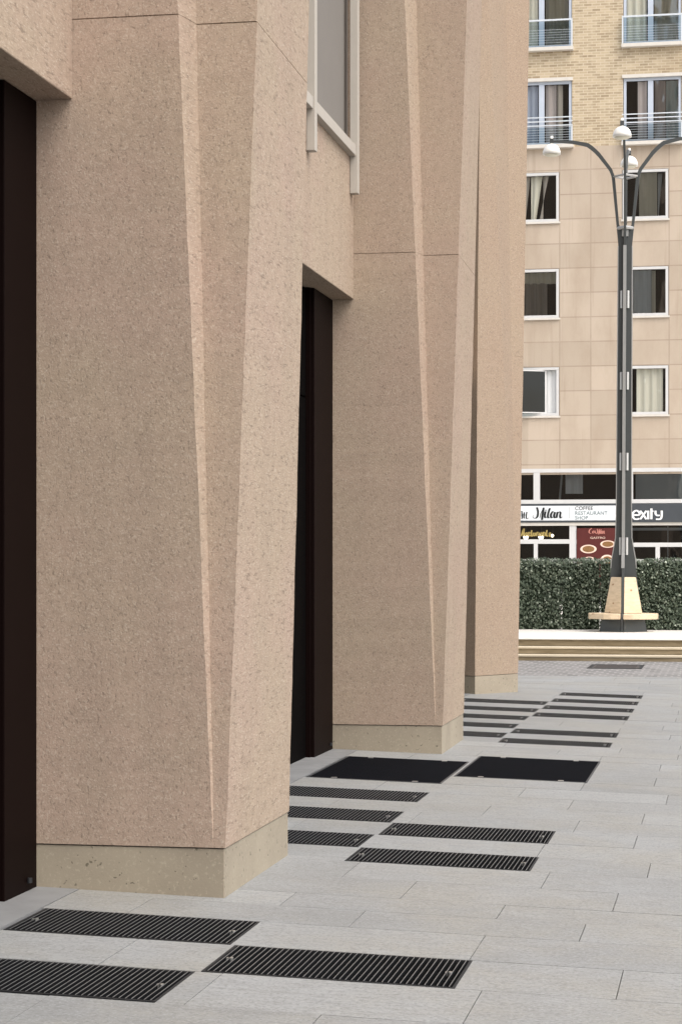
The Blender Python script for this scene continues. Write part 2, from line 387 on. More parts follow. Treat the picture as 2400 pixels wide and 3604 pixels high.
# ------------------------------------------------------------ gratings
def grating(a0, a1, d0, d1, label):
    ac, dc = (a0+a1)/2, (d0+d1)/2; o = W(ac, dc, gz(ac, dc))
    t = empty('floor_grating', o, label, 'floor grating', 'black steel gratings set in the paving')
    g = lambda a, d, h: (a, d, gz(a, d)+h)
    def bx(mb, x0, x1, y0, y1, h0, h1):
        mb.add([g(x0,y0,h0),g(x1,y0,h0),g(x1,y1,h0),g(x0,y1,h0),g(x0,y0,h1),g(x1,y0,h1),g(x1,y1,h1),g(x0,y1,h1)],
               [(0,3,2,1),(4,5,6,7),(0,1,5,4),(1,2,6,5),(2,3,7,6),(3,0,4,7)])
    p = MB(); p.quad(g(a0,d0,-.028), g(a1,d0,-.028), g(a1,d1,-.028), g(a0,d1,-.028)); p.build('pit', M['pit'], t)
    f = MB(); w = .012
    bx(f,a0,a1,d0,d0+w,-.025,.001); bx(f,a0,a1,d1-w,d1,-.025,.001); bx(f,a0,a0+w,d0+w,d1-w,-.025,.001); bx(f,a1-w,a1,d0+w,d1-w,-.025,.001)
    f.build('frame', M['frame'], t)
    b = MB(); nb = 41
    for k in range(nb):
        x = a0 + w + (a1-a0-2*w)*(k+.5)/nb; bx(b, x-.0026, x+.0026, d0+w, d1-w, -.020, .002)
    e = MB()
    for k in range(nb):
        x = a0 + w + (a1-a0-2*w)*(k+.5)/nb; bx(e, x-.0017, x+.0017, d0+w, d1-w, .0021, .0030)
    e.build('worn_bar_edges', M['baredge'], t)
    for y in (d0+(d1-d0)*.33, d0+(d1-d0)*.67): bx(b, a0+w, a1-w, y-.003, y+.003, -.022, -.010)
    b.build('bars', M['bar'], t)
    for x in (a0+.055, a1-.055):
        q = MB(); y = dc; x2 = x
        q.prism([(x2+.008*math.cos(k*math.pi/4), y+.012*math.sin(k*math.pi/4)) for k in range(8)], gz(x2,y)-.012, gz(x2,y)+.006)
        q.box(x2-.020, x2-.013, y-.010, y+.010, gz(x2,y)-.012, gz(x2,y)+.005)
        q.build('bolt', M['bolt'], t)
    return t
GLAB = ['steel grating at the very bottom left corner, cut by the photo edge','widest steel grating in the foreground, right of the near pair',
 'steel grating lying just before the plinth of the nearest pilaster',
 'nearest outer grating of the middle group, below the big dark grilles','shortest visible inner grating of the middle group, beside the nearest plinth',
 'second outer grating of the middle group, nearer the dark grilles','middle inner grating between the nearest plinth and the dark grilles',
 'inner grating directly below the left dark grille',
 'nearest outer grating beyond the dark grilles','nearest inner grating beyond the dark grilles, shortest strip beside the second plinth',
 'second nearest outer grating beyond the dark grilles','second inner strip from the front beside the second plinth',
 'third inner strip from the front beside the second plinth','third outer grating from the front beyond the dark grilles, after the wide gap',
 'fourth inner strip from the front beside the second plinth','fourth outer grating from the front beyond the dark grilles',
 'farthest inner strip, close to the corner pilaster plinth','second farthest outer grating of the distant group','farthest grating of all, nearest the steps']
for (sd, d0, d1), lab in zip(GRATES, GLAB):
    A = DL if sd == 'L' else DR; grating(A[0], A[1], d0, d1, lab)
def mat_grille(A, d0, d1, label):
    a0, a1 = A; ac, dc = (a0+a1)/2, (d0+d1)/2
    t = empty('floor_grille', W(ac, dc, gz(ac, dc)), label, 'floor grille', 'large dark floor grilles')
    g = lambda a, d, h: (a, d, gz(a, d)+h)
    p = MB(); p.quad(g(a0,d0,-.024), g(a1,d0,-.024), g(a1,d1,-.024), g(a0,d1,-.024)); p.build('pit', M['pit'], t)
    f = MB(); w = .014
    for x0, x1, y0, y1 in ((a0,a1,d0,d0+w),(a0,a1,d1-w,d1),(a0,a0+w,d0+w,d1-w),(a1-w,a1,d0+w,d1-w)):
        f.add([g(x0,y0,-.02),g(x1,y0,-.02),g(x1,y1,-.02),g(x0,y1,-.02),g(x0,y0,.003),g(x1,y0,.003),g(x1,y1,.003),g(x0,y1,.003)],
              [(0,3,2,1),(4,5,6,7),(0,1,5,4),(1,2,6,5),(2,3,7,6),(3,0,4,7)])
    f.build('frame', M['matedge'], t)
    b = MB(); nb = 62
    for k in range(nb):
        y = d0+w+(d1-d0-2*w)*(k+.5)/nb; h = (d1-d0)/nb*.40
        x0, x1, y0, y1 = a0+w, a1-w, y-h, y+h
        b.add([g(x0,y0,-.02),g(x1,y0,-.02),g(x1,y1,-.02),g(x0,y1,-.02),g(x0,y0,0),g(x1,y0,0),g(x1,y1,0),g(x0,y1,0)],
              [(4,5,6,7),(0,1,5,4),(1,2,6,5),(2,3,7,6),(3,0,4,7)])
    b.build('slats', M['mat'], t)
    for x, y in ((a0+.2,d0+.04),(a1-.2,d0+.04),(a0+.2,d1-.04),(a1-.2,d1-.04)):
        q = MB(); q.box(x-.02, x+.02, y-.02, y+.02, gz(x,y)-.01, gz(x,y)+.005); q.build('bolt', M['bolt'], t)
mat_grille(DL, *MATS[0][1:], 'large solid dark floor grille before the second pilaster, nearer the wall')
mat_grille(DR, *MATS[1][1:], 'large solid dark floor grille out on the plaza, right of its twin')
t = empty('drain_cover', W(-1.72, 33.1, 0), 'dark rectangular drain cover in the grey setts before the steps', 'drain cover')
f = MB(); f.box(-2.14,-1.30,32.45,32.55,-.03,.005); f.box(-2.14,-1.30,33.65,33.75,-.03,.005); f.box(-2.14,-2.08,32.55,33.65,-.03,.005); f.box(-1.36,-1.30,32.55,33.65,-.03,.005)
f.build('frame', M['frame'], t)
f = MB(); f.box(-2.08,-1.36,32.55,33.65,-.03,.002)
for k in range(9): f.box(-2.04,-1.40,32.62+k*.12,32.66+k*.12,.002,.004)
f.build('cover_plate', M['terracotta'], t)

# ------------------------------------------------------------ the tower: pilasters, lintels, doors, window bays
PZ, ZJ, ZT = .25, 4.24, 12.0
tower = empty('tower', W(-8, 13, 0), 'pink beige plastered tower base with flaring pilasters and dark tall doors', 'tower')
def grooved(mb, base_ring):
    """stack rings with a thin joint groove at ZJ; ringf(z, inset) -> ring"""
    jr = random.Random(5)
    def ringf(z, ins, J=None):
        r = base_ring(z, ins)
        return [(p[0] + jr.uniform(-.0016, .0016), p[1] + jr.uniform(-.0016, .0016), p[2]) for p in r]
    zs = [PZ + (ZJ-.003-PZ)*i/34 for i in range(35)]
    rg = [ringf(z, 0) for z in zs] + [ringf(ZJ-.002, .008), ringf(ZJ+.002, .008)] + [ringf(ZJ+.003+(ZT-ZJ-.003)*i/20, 0) for i in range(21)]
    mb.loft(rg)
def pilaster(D, label=None):
    t = z = None
    def ring(z, ins):
        k = z - PZ; rec = .05*k
        L = (-2.411-.043*k, D+ins); Rr = (-2.406-.0345*k, D+rec+ins)
        B = (-2.350+.0270*k-ins, D+rec+ins); C = (-2.362+.0255*k-ins, D+1.52)
        return [(-3.9, D+ins, z), (*L, z), (*Rr, z), (*B, z), (*C, z), (-3.9, D+1.52, z)]
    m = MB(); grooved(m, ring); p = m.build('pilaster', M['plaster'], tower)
    m = MB(); r0 = ring(PZ, 0)
    poly = [(-3.9, D+.008), (-2.358, D+.008), (-2.366, D+1.512), (-3.9, D+1.512)]
    zt = PZ-.006
    m.loft([[(a, d, -.06) for a, d in poly], [(a, d, zt) for a, d in poly]])
    m.build('plinth', M['plinth'], p, bevel=.004)
    return p
pilaster(9.68); pilaster(17.40)
def corner_pilaster():
    def ring(z, ins):
        k = z - PZ; f = lambda p, q, zz: (p[0]+(q[0]-p[0])*k/(zz-PZ), p[1]+(q[1]-p[1])*k/(zz-PZ))
        A = f((-3.016,25.26), (-2.975,25.33), 6.5); L = f((-2.586,25.968), (-2.764,25.67), 5.42)
        Rr = f((-2.581,25.975), (-2.698,26.29), 5.51); B = f((-2.566,26.005), (-2.532,26.57), 5.54)
        A, L, Rr, B = [(x-ins*.8, y+ins*.5) for x, y in (A, L, Rr, B)]
        return [(*A, z), (*L, z), (*Rr, z), (*B, z), (B[0]-.35, B[1]+.55, z), (-4.4, 27.2, z), (-4.4, 26.1, z)]
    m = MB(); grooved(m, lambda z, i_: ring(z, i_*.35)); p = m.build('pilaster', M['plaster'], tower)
    b = ring(PZ, 0); poly = [(x*.998-.006, y) for x, y, _ in b]
    m = MB(); m.loft([[(a, d+.004, -.06) for a, d in poly], [(a, d+.004, PZ-.006) for a, d in poly]])
    m.build('plinth', M['plinth'], p, bevel=.004)
corner_pilaster()
ZL = 3.855; AW = -3.11; AD = -3.29
# each bay: lintel wall, doors, sill, mullions, panels
def bay(d0, d1, first):
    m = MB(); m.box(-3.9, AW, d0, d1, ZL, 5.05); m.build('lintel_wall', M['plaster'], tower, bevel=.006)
    # door wall: maroon jamb next to the far pilaster, then dark leaves between slim posts
    dr = empty('door', W(AD, (d0+d1)/2, .03)); dr.parent = tower; dr.location = ORG[dr]-ORG[tower]
    jw = .46 if first else .80
    for y in (d1-jw, d0):
        m = MB(); m.box(AD-.12, AD, y, y+jw, -.02, ZL-.004); m.build('jamb', M['jamb'], dr, bevel=.004)
    m = MB(); x = d0+jw; n = 4; w = (d1-d0-2*jw)/n
    for k in range(n+1): m.box(AD-.10, AD-.03, max(d0+jw+.001, x+k*w-.03), min(d1-jw-.001, x+k*w+.03), -.02, ZL-.006)
    m.build('door_frame', M['jamb'], dr)
    for k in range(n):
        m = MB(); m.box(AD-.09, AD-.065, x+k*w+.032, x+(k+1)*w-.032, -.02, 2.955); m.build('door_leaf', M['door'], dr)
        m = MB(); m.box(AD-.09, AD-.065, x+k*w+.032, x+(k+1)*w-.032, 2.97, ZL-.008); m.build('transom_pane', M['door'], dr)
        h = MB(); y = x+k*w+(.12 if k % 2 else w-.12); h.tube([(AD-.03, y, .8), (AD-.03, y, 1.5)], .012); h.build('handle', M['frame'], dr)
    q = MB(); q.lathe((AD+.008, d1-.13, .09), [(.0,-.012),(.014,-.012),(.014,.012),(.0,.012)], 10); q.build('floor_stop', M['frame'], dr)
    # window strip above the lintel: grey panels behind hanging mullions, on a projecting sill
    sp = [d1-.10-1.84*k for k in range(3)] if not first else []
    if sp:
        m = MB(); m.box(-3.9, -3.16, d0, d1, 5.05, 11.9); m.build('grey_panel', M['greypanel'], tower)
        for k, y in enumerate(sp):
            m = MB(); m.box(AW+.002, -3.042, y-.09, y, 4.72, 11.5); m.build('mullion', M['lightstone'], tower, bevel=.004)
            y0 = y-1.84+.004 if k < 2 else d0
            m = MB(); m.box(AW-.05, -3.055, y0, y-.094, 5.03, 5.12); m.build('sill', M['lightstone'], tower, bevel=.004)
    else:
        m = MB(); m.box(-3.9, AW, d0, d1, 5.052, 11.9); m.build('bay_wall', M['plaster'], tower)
bay(3.46, 9.68, True); bay(11.20, 17.40, False); bay(18.92, 25.32, False)
m = MB(); m.box(-3.9, -2.36, 1.94, 3.46, 0, 12); m.build('pilaster', M['plaster'], tower)
m = MB(); m.box(-24, -3.9, -14, 26.6, -.3, 34); m.box(-3.9, -3.2, -14, 1.94, -.3, 34); m.box(-3.9, -3.2, 1.94, 26.6, 12.0, 34)
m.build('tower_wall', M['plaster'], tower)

# ------------------------------------------------------------ lamp with a round bench at its foot
LA, LD, LZ = -1.935, 39.81, .345
lamp = empty('street_lamp', W(LA, LD, LZ), 'tall dark grey four armed street lamp with a wooden bench at its foot', 'street lamp')
def rail_out(r0, side):  # outer outline of one fin and its arm, (r, z)
    return None
OUT = [(.45,0),(.42,.15),(.335,.345),(.25,1.03),(.222,1.36),(.150,1.77),(.138,2.4),(.128,7.30),(.165,7.68),(.262,8.62),(.31,8.74),(.55,9.05),(.72,9.20),(1.0,9.27),(1.38,9.305)]
INN = [(.02,0),(.02,7.62),(.115,7.70),(.125,7.80),(.200,8.62),(.255,8.77),(.50,9.10),(.68,9.265),(.98,9.33),(1.38,9.345)]
def xy(ang): return math.cos(ang), math.sin(ang)
for q in range(4):
    ca, sa = xy(q*math.pi/2)
    def P(r, o, z): return (LA + ca*r - sa*o, LD + sa*r + ca*o, LZ + z)
    m = MB(); poly = OUT + INN[::-1]; n = len(poly); h = .022
    # triangulated strip between outer and inner outline
    zs = sorted(set([p[1] for p in OUT if p[1] <= 7.6] + [7.62]))
    def interp(C, z):
        for (r0, z0), (r1, z1) in zip(C, C[1:]):
            if z0 <= z <= z1: return r0 + (r1-r0)*(z-z0)/max(1e-6, z1-z0)
        return C[-1][0]
    rings = [[P(interp(OUT, z), -h, z), P(interp(OUT, z), h, z), P(.02, h, z), P(.02, -h, z)] for z in zs]
    m.loft(rings)
    arm_o = [(interp(OUT,7.62),7.62)] + [p for p in OUT if p[1] > 7.62]; arm_i = [(.06,7.62)] + INN[2:]
    rg = []
    ns = 26
    def along(C, s):
        Ls = [0]
        for p, q_ in zip(C, C[1:]): Ls.append(Ls[-1] + math.hypot(q_[0]-p[0], q_[1]-p[1]))
        x = s*Ls[-1]
        for i in range(len(C)-1):
            if x <= Ls[i+1] + 1e-9:
                f = (x-Ls[i])/max(1e-9, Ls[i+1]-Ls[i]); return (C[i][0]+(C[i+1][0]-C[i][0])*f, C[i][1]+(C[i+1][1]-C[i][1])*f)
    for i in range(ns+1):
        o_, i_ = along(arm_o, i/ns), along(arm_i, i/ns)
        rg.append([P(o_[0], -h, o_[1]), P(o_[0], h, o_[1]), P(i_[0], h, i_[1]), P(i_[0], -h, i_[1])])
    m.loft(rg); m.build('arm', M['post'], lamp)
    m = MB(); zz = [1.2,1.36,1.77,2.4,7.30]
    m.loft([[P(interp(OUT,z)-.005,-.030,z),P(interp(OUT,z)+.012,-.030,z),P(interp(OUT,z)+.012,.030,z),P(interp(OUT,z)-.005,.030,z)] for z in zz])
    m.build('lit_edge_strip', M['steel'], lamp)  # added strip: the fin edge catching light is put into its pale steel
    # shade under the arm's tip
    c = P(1.40, 0, 9.33)
    m = MB(); m.lathe((c[0], c[1], c[2]), [(.0,.10),(.026,.10),(.028,.0),(.034,-.055),(.075,-.066),(.118,-.095),(.150,-.14),(.168,-.195),(.173,-.25),(.16,-.25)], 24)
    sh = m.build('lamp_shade', M['lampshade'], lamp, smooth=True)
    m = MB(); m.lathe((c[0], c[1], c[2]), [(.0,-.245),(.15,-.245),(.12,-.275),(.0,-.285)], 20); m.build('diffuser', M['lampglass'], sh, smooth=True)
    m = MB(); m.box(c[0]-.035, c[0]+.035, c[1]-.035, c[1]+.035, c[2]-.04, c[2]+.05); m.build('lamp_neck', M['post'], sh)
    # clamps in the quadrant between two fins
    e2 = xy((q+1)*math.pi/2)
    def Q(r, s, z): return (LA + ca*r + e2[0]*s, LD + sa*r + e2[1]*s, LZ + z)
    for zc in (1.45, 3.05, 4.58, 6.12):
        m = MB(); z0, z1 = zc-.0, zc+.33
        m.loft([[Q(.024,.055,z),Q(.055,.024,z),Q(.084,.053,z),Q(.053,.084,z)] for z in (z0, z1)]); m.build('clamp', M['clamp'], lamp)
    # seat wedge and backrest of this quadrant
    ps = [(.36,.03),(.655,.03),(.645,.20),(.60,.34),(.48,.46),(.34,.60),(.20,.645),(.03,.655),(.03,.36),(.16,.24)]
    m = MB(); m.loft([[Q(r, s_, z) for r, s_ in ps] for z in (.24, .345)]); m.build('seat', M['wood'], lamp, bevel=.012)
    m = MB(); b0, b1, th = .325, .20, .035
    m.loft([[Q(b0,.028,.346),Q(b0+th,.028,.346),Q(.028,b0+th,.346),Q(.028,b0,.346)],[Q(b1,.028,1.03),Q(b1+th,.028,1.03),Q(.028,b1+th,1.03),Q(.028,b1,1.03)]])
    m.build('backrest', M['wood'], lamp, bevel=.01)
    m = MB(); m.loft([[Q(.03,.44,0),Q(.44,.03,0),Q(.40,.03,0),Q(.03,.40,0)],[Q(.03,.40,.238),Q(.40,.03,.238),Q(.36,.03,.238),Q(.03,.36,.238)]]); m.build('seat_support', M['post'], lamp)
m = MB(); r = .225
for k in range(4):
    c0, c1 = xy(k*math.pi/2), xy((k+1)*math.pi/2)
    m.tube([(LA+c0[0]*r, LD+c0[1]*r, LZ+8.62), (LA+c1[0]*r, LD+c1[1]*r, LZ+8.62)], .022, 6)
m.build('tie_ring', M['steel'], lamp)
m = MB()
for k in range(4):
    c0, c1 = xy(k*math.pi/2), xy((k+1)*math.pi/2)
    m.tube([(LA+c0[0]*.14, LD+c0[1]*.14, LZ+7.64), (LA+c1[0]*.14, LD+c1[1]*.14, LZ+7.64)], .035, 6)
m.box(LA-.06, LA+.06, LD-.06, LD+.06, LZ+7.48, LZ+7.66); m.build('tie_collar', M['steel'], lamp)
m = MB(); m.lathe((LA, LD, LZ), [(0,0),(.30,0),(.30,.035),(.12,.05),(0,.05)], 8); m.build('base_plate', M['frame'], lamp)
lamp.rotation_euler = (0, R(.30), 0)

# ------------------------------------------------------------ hedge sections on the platform
def hedge(a0, a1, label, seed):
    rnd = random.Random(seed); d0, d1, z0, z1 = 40.75, 41.12, .345, 1.705
    t = empty('hedge', W((a0+a1)/2, (d0+d1)/2, z0), label, 'hedge', 'ivy hedge sections along the platform')
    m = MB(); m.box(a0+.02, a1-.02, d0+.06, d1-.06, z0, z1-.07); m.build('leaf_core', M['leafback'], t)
    m = MB(); n = int((a1-a0)*2500)
    for i in range(n):
        face = rnd.random()
        a = rnd.uniform(a0, a1)
        if face < .84: d = d0 + rnd.uniform(-.03, .06) + .02*math.sin(a*9)*math.sin(i); z = rnd.uniform(z0+.02, z1-.01+.012*math.sin(a*7+seed))
        elif face < .95: d = rnd.uniform(d0, d1); z = z1 + rnd.uniform(-.08, .03) + .01*math.sin(a*7+seed)
        else: d = rnd.uniform(d0, d1); z = rnd.uniform(z0+.02, z1); a = a0 if rnd.random() < .5 else a1
        # leaf: a folded rhombus, facing outward and down with scatter
        yaw = rnd.gauss(0, .9); pit = rnd.gauss(-.35, .55); L = rnd.uniform(.035, .062); w = L*rnd.uniform(.35, .5)
        f = Vector((math.sin(yaw)*math.cos(pit), -math.cos(yaw)*math.cos(pit), -math.sin(pit)))
        rl = rnd.uniform(-.9, .9); x = f.cross(Vector((0,0,1))).normalized(); y = x.cross(f)
        dn = (-y*math.cos(rl) + x*math.sin(rl)); sd = dn.cross(f)
        c = Vector((a, d, z)); p = [c - dn*L*.5, c + sd*w - f*.006, c + dn*L*.6, c - sd*w - f*.006]
        m.add(p, [(0,1,2),(0,2,3)])
    m.build('leaves', M['leaf'], t)
    m = MB(); m.box(a0+.01, a1-.01, d1-.02, d1+.01, z1-.035, z1+.012)
    for k in range(int((a1-a0)/.45)+1):
        x = a0+.03+k*.45; m.box(min(x, a1-.04), min(x, a1-.04)+.03, d1-.02, d1+.01, z0, z1-.036)
    m.build('support_fence', M['fencewhite'], t)
hedge(-6.0, -3.21, 'ivy hedge section beside the corner pilaster', 1)
hedge(-3.18, -2.44, 'short ivy hedge section just left of the lamp bench', 2)
hedge(-2.41, 2.2, 'ivy hedge section running right behind the lamp bench', 3)

# ------------------------------------------------------------ building across the plaza
DB = 66.0
apt = empty('apartment_building', W(-3.5, DB, .345), 'beige stone apartment building with brick upper floors across the plaza', 'building')
PER = 3.41; COLS = [-5.21 + PER*k for k in range(-2, 3)]      # right edge of the small window in each column
HOLEB = []
SM = [(12.44, 14.02), (9.40, 10.97), (6.305, 7.865)]           # small windows z ranges
FR = [(14.86, 16.99), (17.93, 20.1), (21.0, 23.1)]             # french windows
def wall_with_holes(a0, a1, z0, z1, holes, depth):
    m = MB()
    xs = sorted({a0, a1, *[h[0] for h in holes], *[h[1] for h in holes]}); zs = sorted({z0, z1, *[h[2] for h in holes], *[h[3] for h in holes]})
    xs = [x for x in xs if a0 <= x <= a1]; zs = [z for z in zs if z0 <= z <= z1]
    for x0, x1 in zip(xs, xs[1:]):
        for y0, y1 in zip(zs, zs[1:]):
            cx, cy = (x0+x1)/2, (y0+y1)/2
            if any(h[0] < cx < h[1] and h[2] < cy < h[3] for h in holes): continue
            m.quad((x0,DB,y0),(x1,DB,y0),(x1,DB,y1),(x0,DB,y1))
    for h0, h1, y0, y1 in holes:
        if y0 < z0-.01 or y1 > z1+.01: continue
        for e in (((h0,y0),(h1,y0)),((h1,y0),(h1,y1)),((h1,y1),(h0,y1)),((h0,y1),(h0,y0))):
            (p0,q0),(p1,q1) = e; m.quad((p0,DB,q0),(p1,DB,q1),(p1,DB+depth,q1),(p0,DB+depth,q0))
    return m
def uv_adz(o, swap=False):
    me = o.data; uv = me.uv_layers.new(name='UVMap'); org = ORG[o]
    for lp in me.loops:
        p = me.vertices[lp.vertex_index].co + org
        a = p.x*N[0] + p.y*N[1]; d = p.x*U[0] + p.y*U[1]
        uv.data[lp.index].uv = (a + (d-DB), p.z)
small = [(x-1.44, x, z0, z1) for x in COLS for z0, z1 in SM]
french = [(x-1.41, x+.40, z0, z1) for x in COLS for z0, z1 in FR]
ZB = 14.80; ZSH = 4.46
AL, AR = -15.5, 4.2
o = wall_with_holes(AL, AR, ZSH, ZB, small, .22).build('stone_wall', M['bstone'], apt); uv_adz(o)
o = wall_with_holes(AL, AR, ZB, 26, french, .22).build('brick_wall', M['bbrick'], apt); uv_adz(o)
m = MB(); m.box(AL, AL+.3, DB+.01, DB+12, .3, 26); m.box(AR-.3, AR, DB+.01, DB+12, .3, 26); m.box(AL+.3, AR-.3, DB+11.7, DB+12, .3, 26)
o = m.build('side_wall', M['bstone'], apt); uv_adz(o)
m = MB(); m.box(AL-.2, AR+.2, DB-.2, DB+12.2, 26.01, 26.35); m.build('roof', M['sill'], apt)
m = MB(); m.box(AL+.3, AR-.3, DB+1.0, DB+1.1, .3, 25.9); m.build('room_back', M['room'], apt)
def curtain_mesh(x0, x1, z0, z1, d, amp=.035, flare=0):
    m = MB(); n = max(6, int((x1-x0)/.03)); pts = []
    for i in range(n+1):
        f = i/n
        for z, g in ((z0, 1), ((z0+z1)/2, .5), (z1, 0)):
            x = x0+(x1-x0)*f + flare*g*f
            pts.append((x, d + amp*math.sin(f*(x1-x0)*26+x0*3), z))
    fs = []
    for i in range(n):
        for j in range(2): fs.append((i*3+j, i*3+3+j, i*3+4+j, i*3+1+j))
    return m.add(pts, fs)
wr = random.Random(11)
def ringbox(m, a0, a1, z0, z1, w, d0, d1):
    m.box(a0,a1,d0,d1,z0,z0+w); m.box(a0,a1,d0,d1,z1-w,z1); m.box(a0,a0+w,d0,d1,z0+w,z1-w); m.box(a1-w,a1,d0,d1,z0+w,z1-w); return m
def small_window(x0, x1, z0, z1, ci, ri):
    m = ringbox(MB(), x0+.012, x1-.012, z0+.015, z1-.012, .085, DB-.012, DB+.10)
    w = m.build('window', M['whiteframe'], apt, bevel=.006)
    m = MB(); m.box(x0-.03, x1+.03, DB-.06, DB-.013, z0-.045, z0+.012); m.build('sill', M['sill'], w)
    i0, i1, j0, j1 = x0+.10, x1-.10, z0+.10, z1-.10
    if (ci, ri) == (2, 2):      # the sash that stands open
        L = 1.02; hx = i1-.30; an = R(24); cx = hx - L*math.cos(an); dy = -L*math.sin(an)
        m = MB(); th = .05
        def S_(f, o, z): return (hx + (cx-hx)*f - math.sin(an)*o, DB+.09 - (-dy)*f*1 + (-math.cos(an))*o, z)
        for f0, f1, y0, y1 in ((0,1,j0,j0+.035),(0,1,j1-.035,j1),(0,.035,j0+.035,j1-.035),(.955,1,j0+.035,j1-.035)):
            m.loft([[S_(f0,0,y0),S_(f1,0,y0),S_(f1,th,y0),S_(f0,th,y0)],[S_(f0,0,y1),S_(f1,0,y1),S_(f1,th,y1),S_(f0,th,y1)]])
        sa_ = m.build('open_sash', M['whiteframe'], w); sa_['label'] = 'open sash swung outward'
        m = MB(); m.quad(S_(.035,.02,j0+.035),S_(.955,.02,j0+.035),S_(.955,.02,j1-.035),S_(.035,.02,j1-.035)); m.build('pane', M['sashglass'], w)
        curtain_mesh(i1-.38, i1, j0, j1, DB+.13, .02).build('curtain', M['greycurt'], w)
        return
    m = MB(); m.quad((i0,DB+.05,j0),(i1,DB+.05,j0),(i1,DB+.05,j1),(i0,DB+.05,j1)); m.build('pane', M['glass'], w)
    kind = {(2,0):'taupe',(2,1):'taupe2',(3,0):'mix',(3,1):'grey',(3,2):'cream'}.get((ci,ri), wr.choice(['grey','cream','taupe']))
    if kind == 'taupe':
        curtain_mesh(i0, i0+.42, j0, j1, DB+.13, .03, -.15).build('curtain', M['taupe'], w); curtain_mesh(i0+.44, i0+.80, j0, j1, DB+.15, .03, -.2).build('curtain', M['cream'], w); curtain_mesh(i0+.82, i0+1.0, j0, j1, DB+.15, .03, -.3).build('curtain', M['taupe'], w)
    elif kind == 'taupe2':
        curtain_mesh(i0, i1, j1-.36, j1, DB+.16, .03).build('curtain', M['cream'], w); curtain_mesh(i0+.1, i0+.95, j0, j1-.34, DB+.13, .04).build('curtain', M['taupe'], w)
    elif kind == 'mix':
        curtain_mesh(i0+.42, i0+.98, j0, j1, DB+.13, .012).build('curtain', M['cream'], w); curtain_mesh(i0+1.0, i0+1.14, j0, j1, DB+.28, .02, -.12).build('curtain', M['greycurt'], w)
    elif kind == 'grey':
        curtain_mesh(i0, i0+.80, j0, j1, DB+.13, .02).build('curtain', M['greycurt'], w); curtain_mesh(i0+.80, i0+.93, j0, j1, DB+.26, .02).build('curtain', M['cream'], w)
    else:
        curtain_mesh(i0+.34, i1-.08, j0, j1, DB+.13, .03).build('curtain', M['cream'], w)
for ci, x in enumerate(COLS):
    for ri, (z0, z1) in enumerate(SM): small_window(x-1.44, x, z0, z1, ci, ri)
def french_window(x0, x1, z0, z1, glassy, ci):
    m = ringbox(MB(), x0+.012, x1-.012, z0+.02, z1-.10, .085, DB+.03, DB+.12)
    xm = x0 + (x1-x0)*.47; m.box(xm-.085, xm+.085, DB+.025, DB+.12, z0+.10, z1-.19)
    w = m.build('french_window', M['blueframe'], apt, bevel=.006)
    for p0, p1 in ((x0+.10, xm-.09), (xm+.09, x1-.10)):
        m = MB(); m.quad((p0,DB+.07,z0+.10),(p1,DB+.07,z0+.10),(p1,DB+.07,z1-.18),(p0,DB+.07,z1-.18)); m.build('pane', M['glass'], w)
    m = MB(); m.box(x0-.03, x1+.03, DB-.07, DB+.028, z1-.10, z1+.005); m.build('shutter_box', M['sill'], w)
    m = MB(); m.box(x0-.05, x1+.05, DB-.20, DB+.03, z0-.10, z0+.015); m.build('balcony_slab', M['sill'], w, bevel=.008)
    if glassy:
        curtain_mesh(x0+.1, xm-.12, z0+.1, z1-.2, DB+.13, .04).build('curtain', M['cream'], w); curtain_mesh(xm+.12, x1-.12, z0+.1, z1-.2, DB+.13, .04).build('curtain', M['cream'], w)
    else:
        curtain_mesh(x0+.12 if ci < 3 else x0+.45, xm-.12, z0+.1, z1-.2, DB+.13, .03).build('curtain', M['bluecurt'] if ci != 3 else M['rosecurt'], w)
        curtain_mesh(xm+.12, xm+.46, z0+.1, z1-.2, DB+.13, .03).build('curtain', M['rosecurt'], w)
        curtain_mesh(xm+.48, x1-.30 if ci < 3 else x1-.12, z0+.1, z1-.2, DB+.16, .03).build('curtain', M['taupe'] if ci < 3 else M['greencurt'], w)
    m = MB(); d0, d1 = DB-.19, DB-.16
    zt = z0+.86
    if glassy:
        m.box(x0-.03, x1+.03, d0-.005, d1+.005, zt-.03, zt+.02); m.box(x0-.03, x0+.015, d0, d1, z0+.02, zt-.031); m.box(x1-.015, x1+.03, d0, d1, z0+.02, zt-.031)
    else:
        for q in (0, .13, .26): m.box(x0-.03, x1+.03, d0, d1, zt-q-.016, zt-q+.016)
        m.box(x0-.03, x0+.012, d0+.002, d1-.002, z0+.02, zt-.29); m.box(x1-.012, x1+.03, d0+.002, d1-.002, z0+.02, zt-.29)
    m.build('railing', M['rail'], w)
    m = MB()
    for q in range(7): m.box(x0+.02, x1-.02, d0+.010, d1-.010, z0+.06+q*.08, z0+.067+q*.08)
    m.build('railing_wires', M['rail'], w)
    m = MB(); m.quad((x0+.02,DB-.155,z0+.03),(x1-.02,DB-.155,z0+.03),(x1-.02,DB-.155,zt-(.03 if glassy else .3)),(x0+.02,DB-.155,zt-(.03 if glassy else .3))); m.build('railing_glass', M['balglass'], w)
for ci, x in enumerate(COLS):
    for ri, (z0, z1) in enumerate(FR): french_window(x-1.41, x+.40, z0, z1, ri != 0, ci)
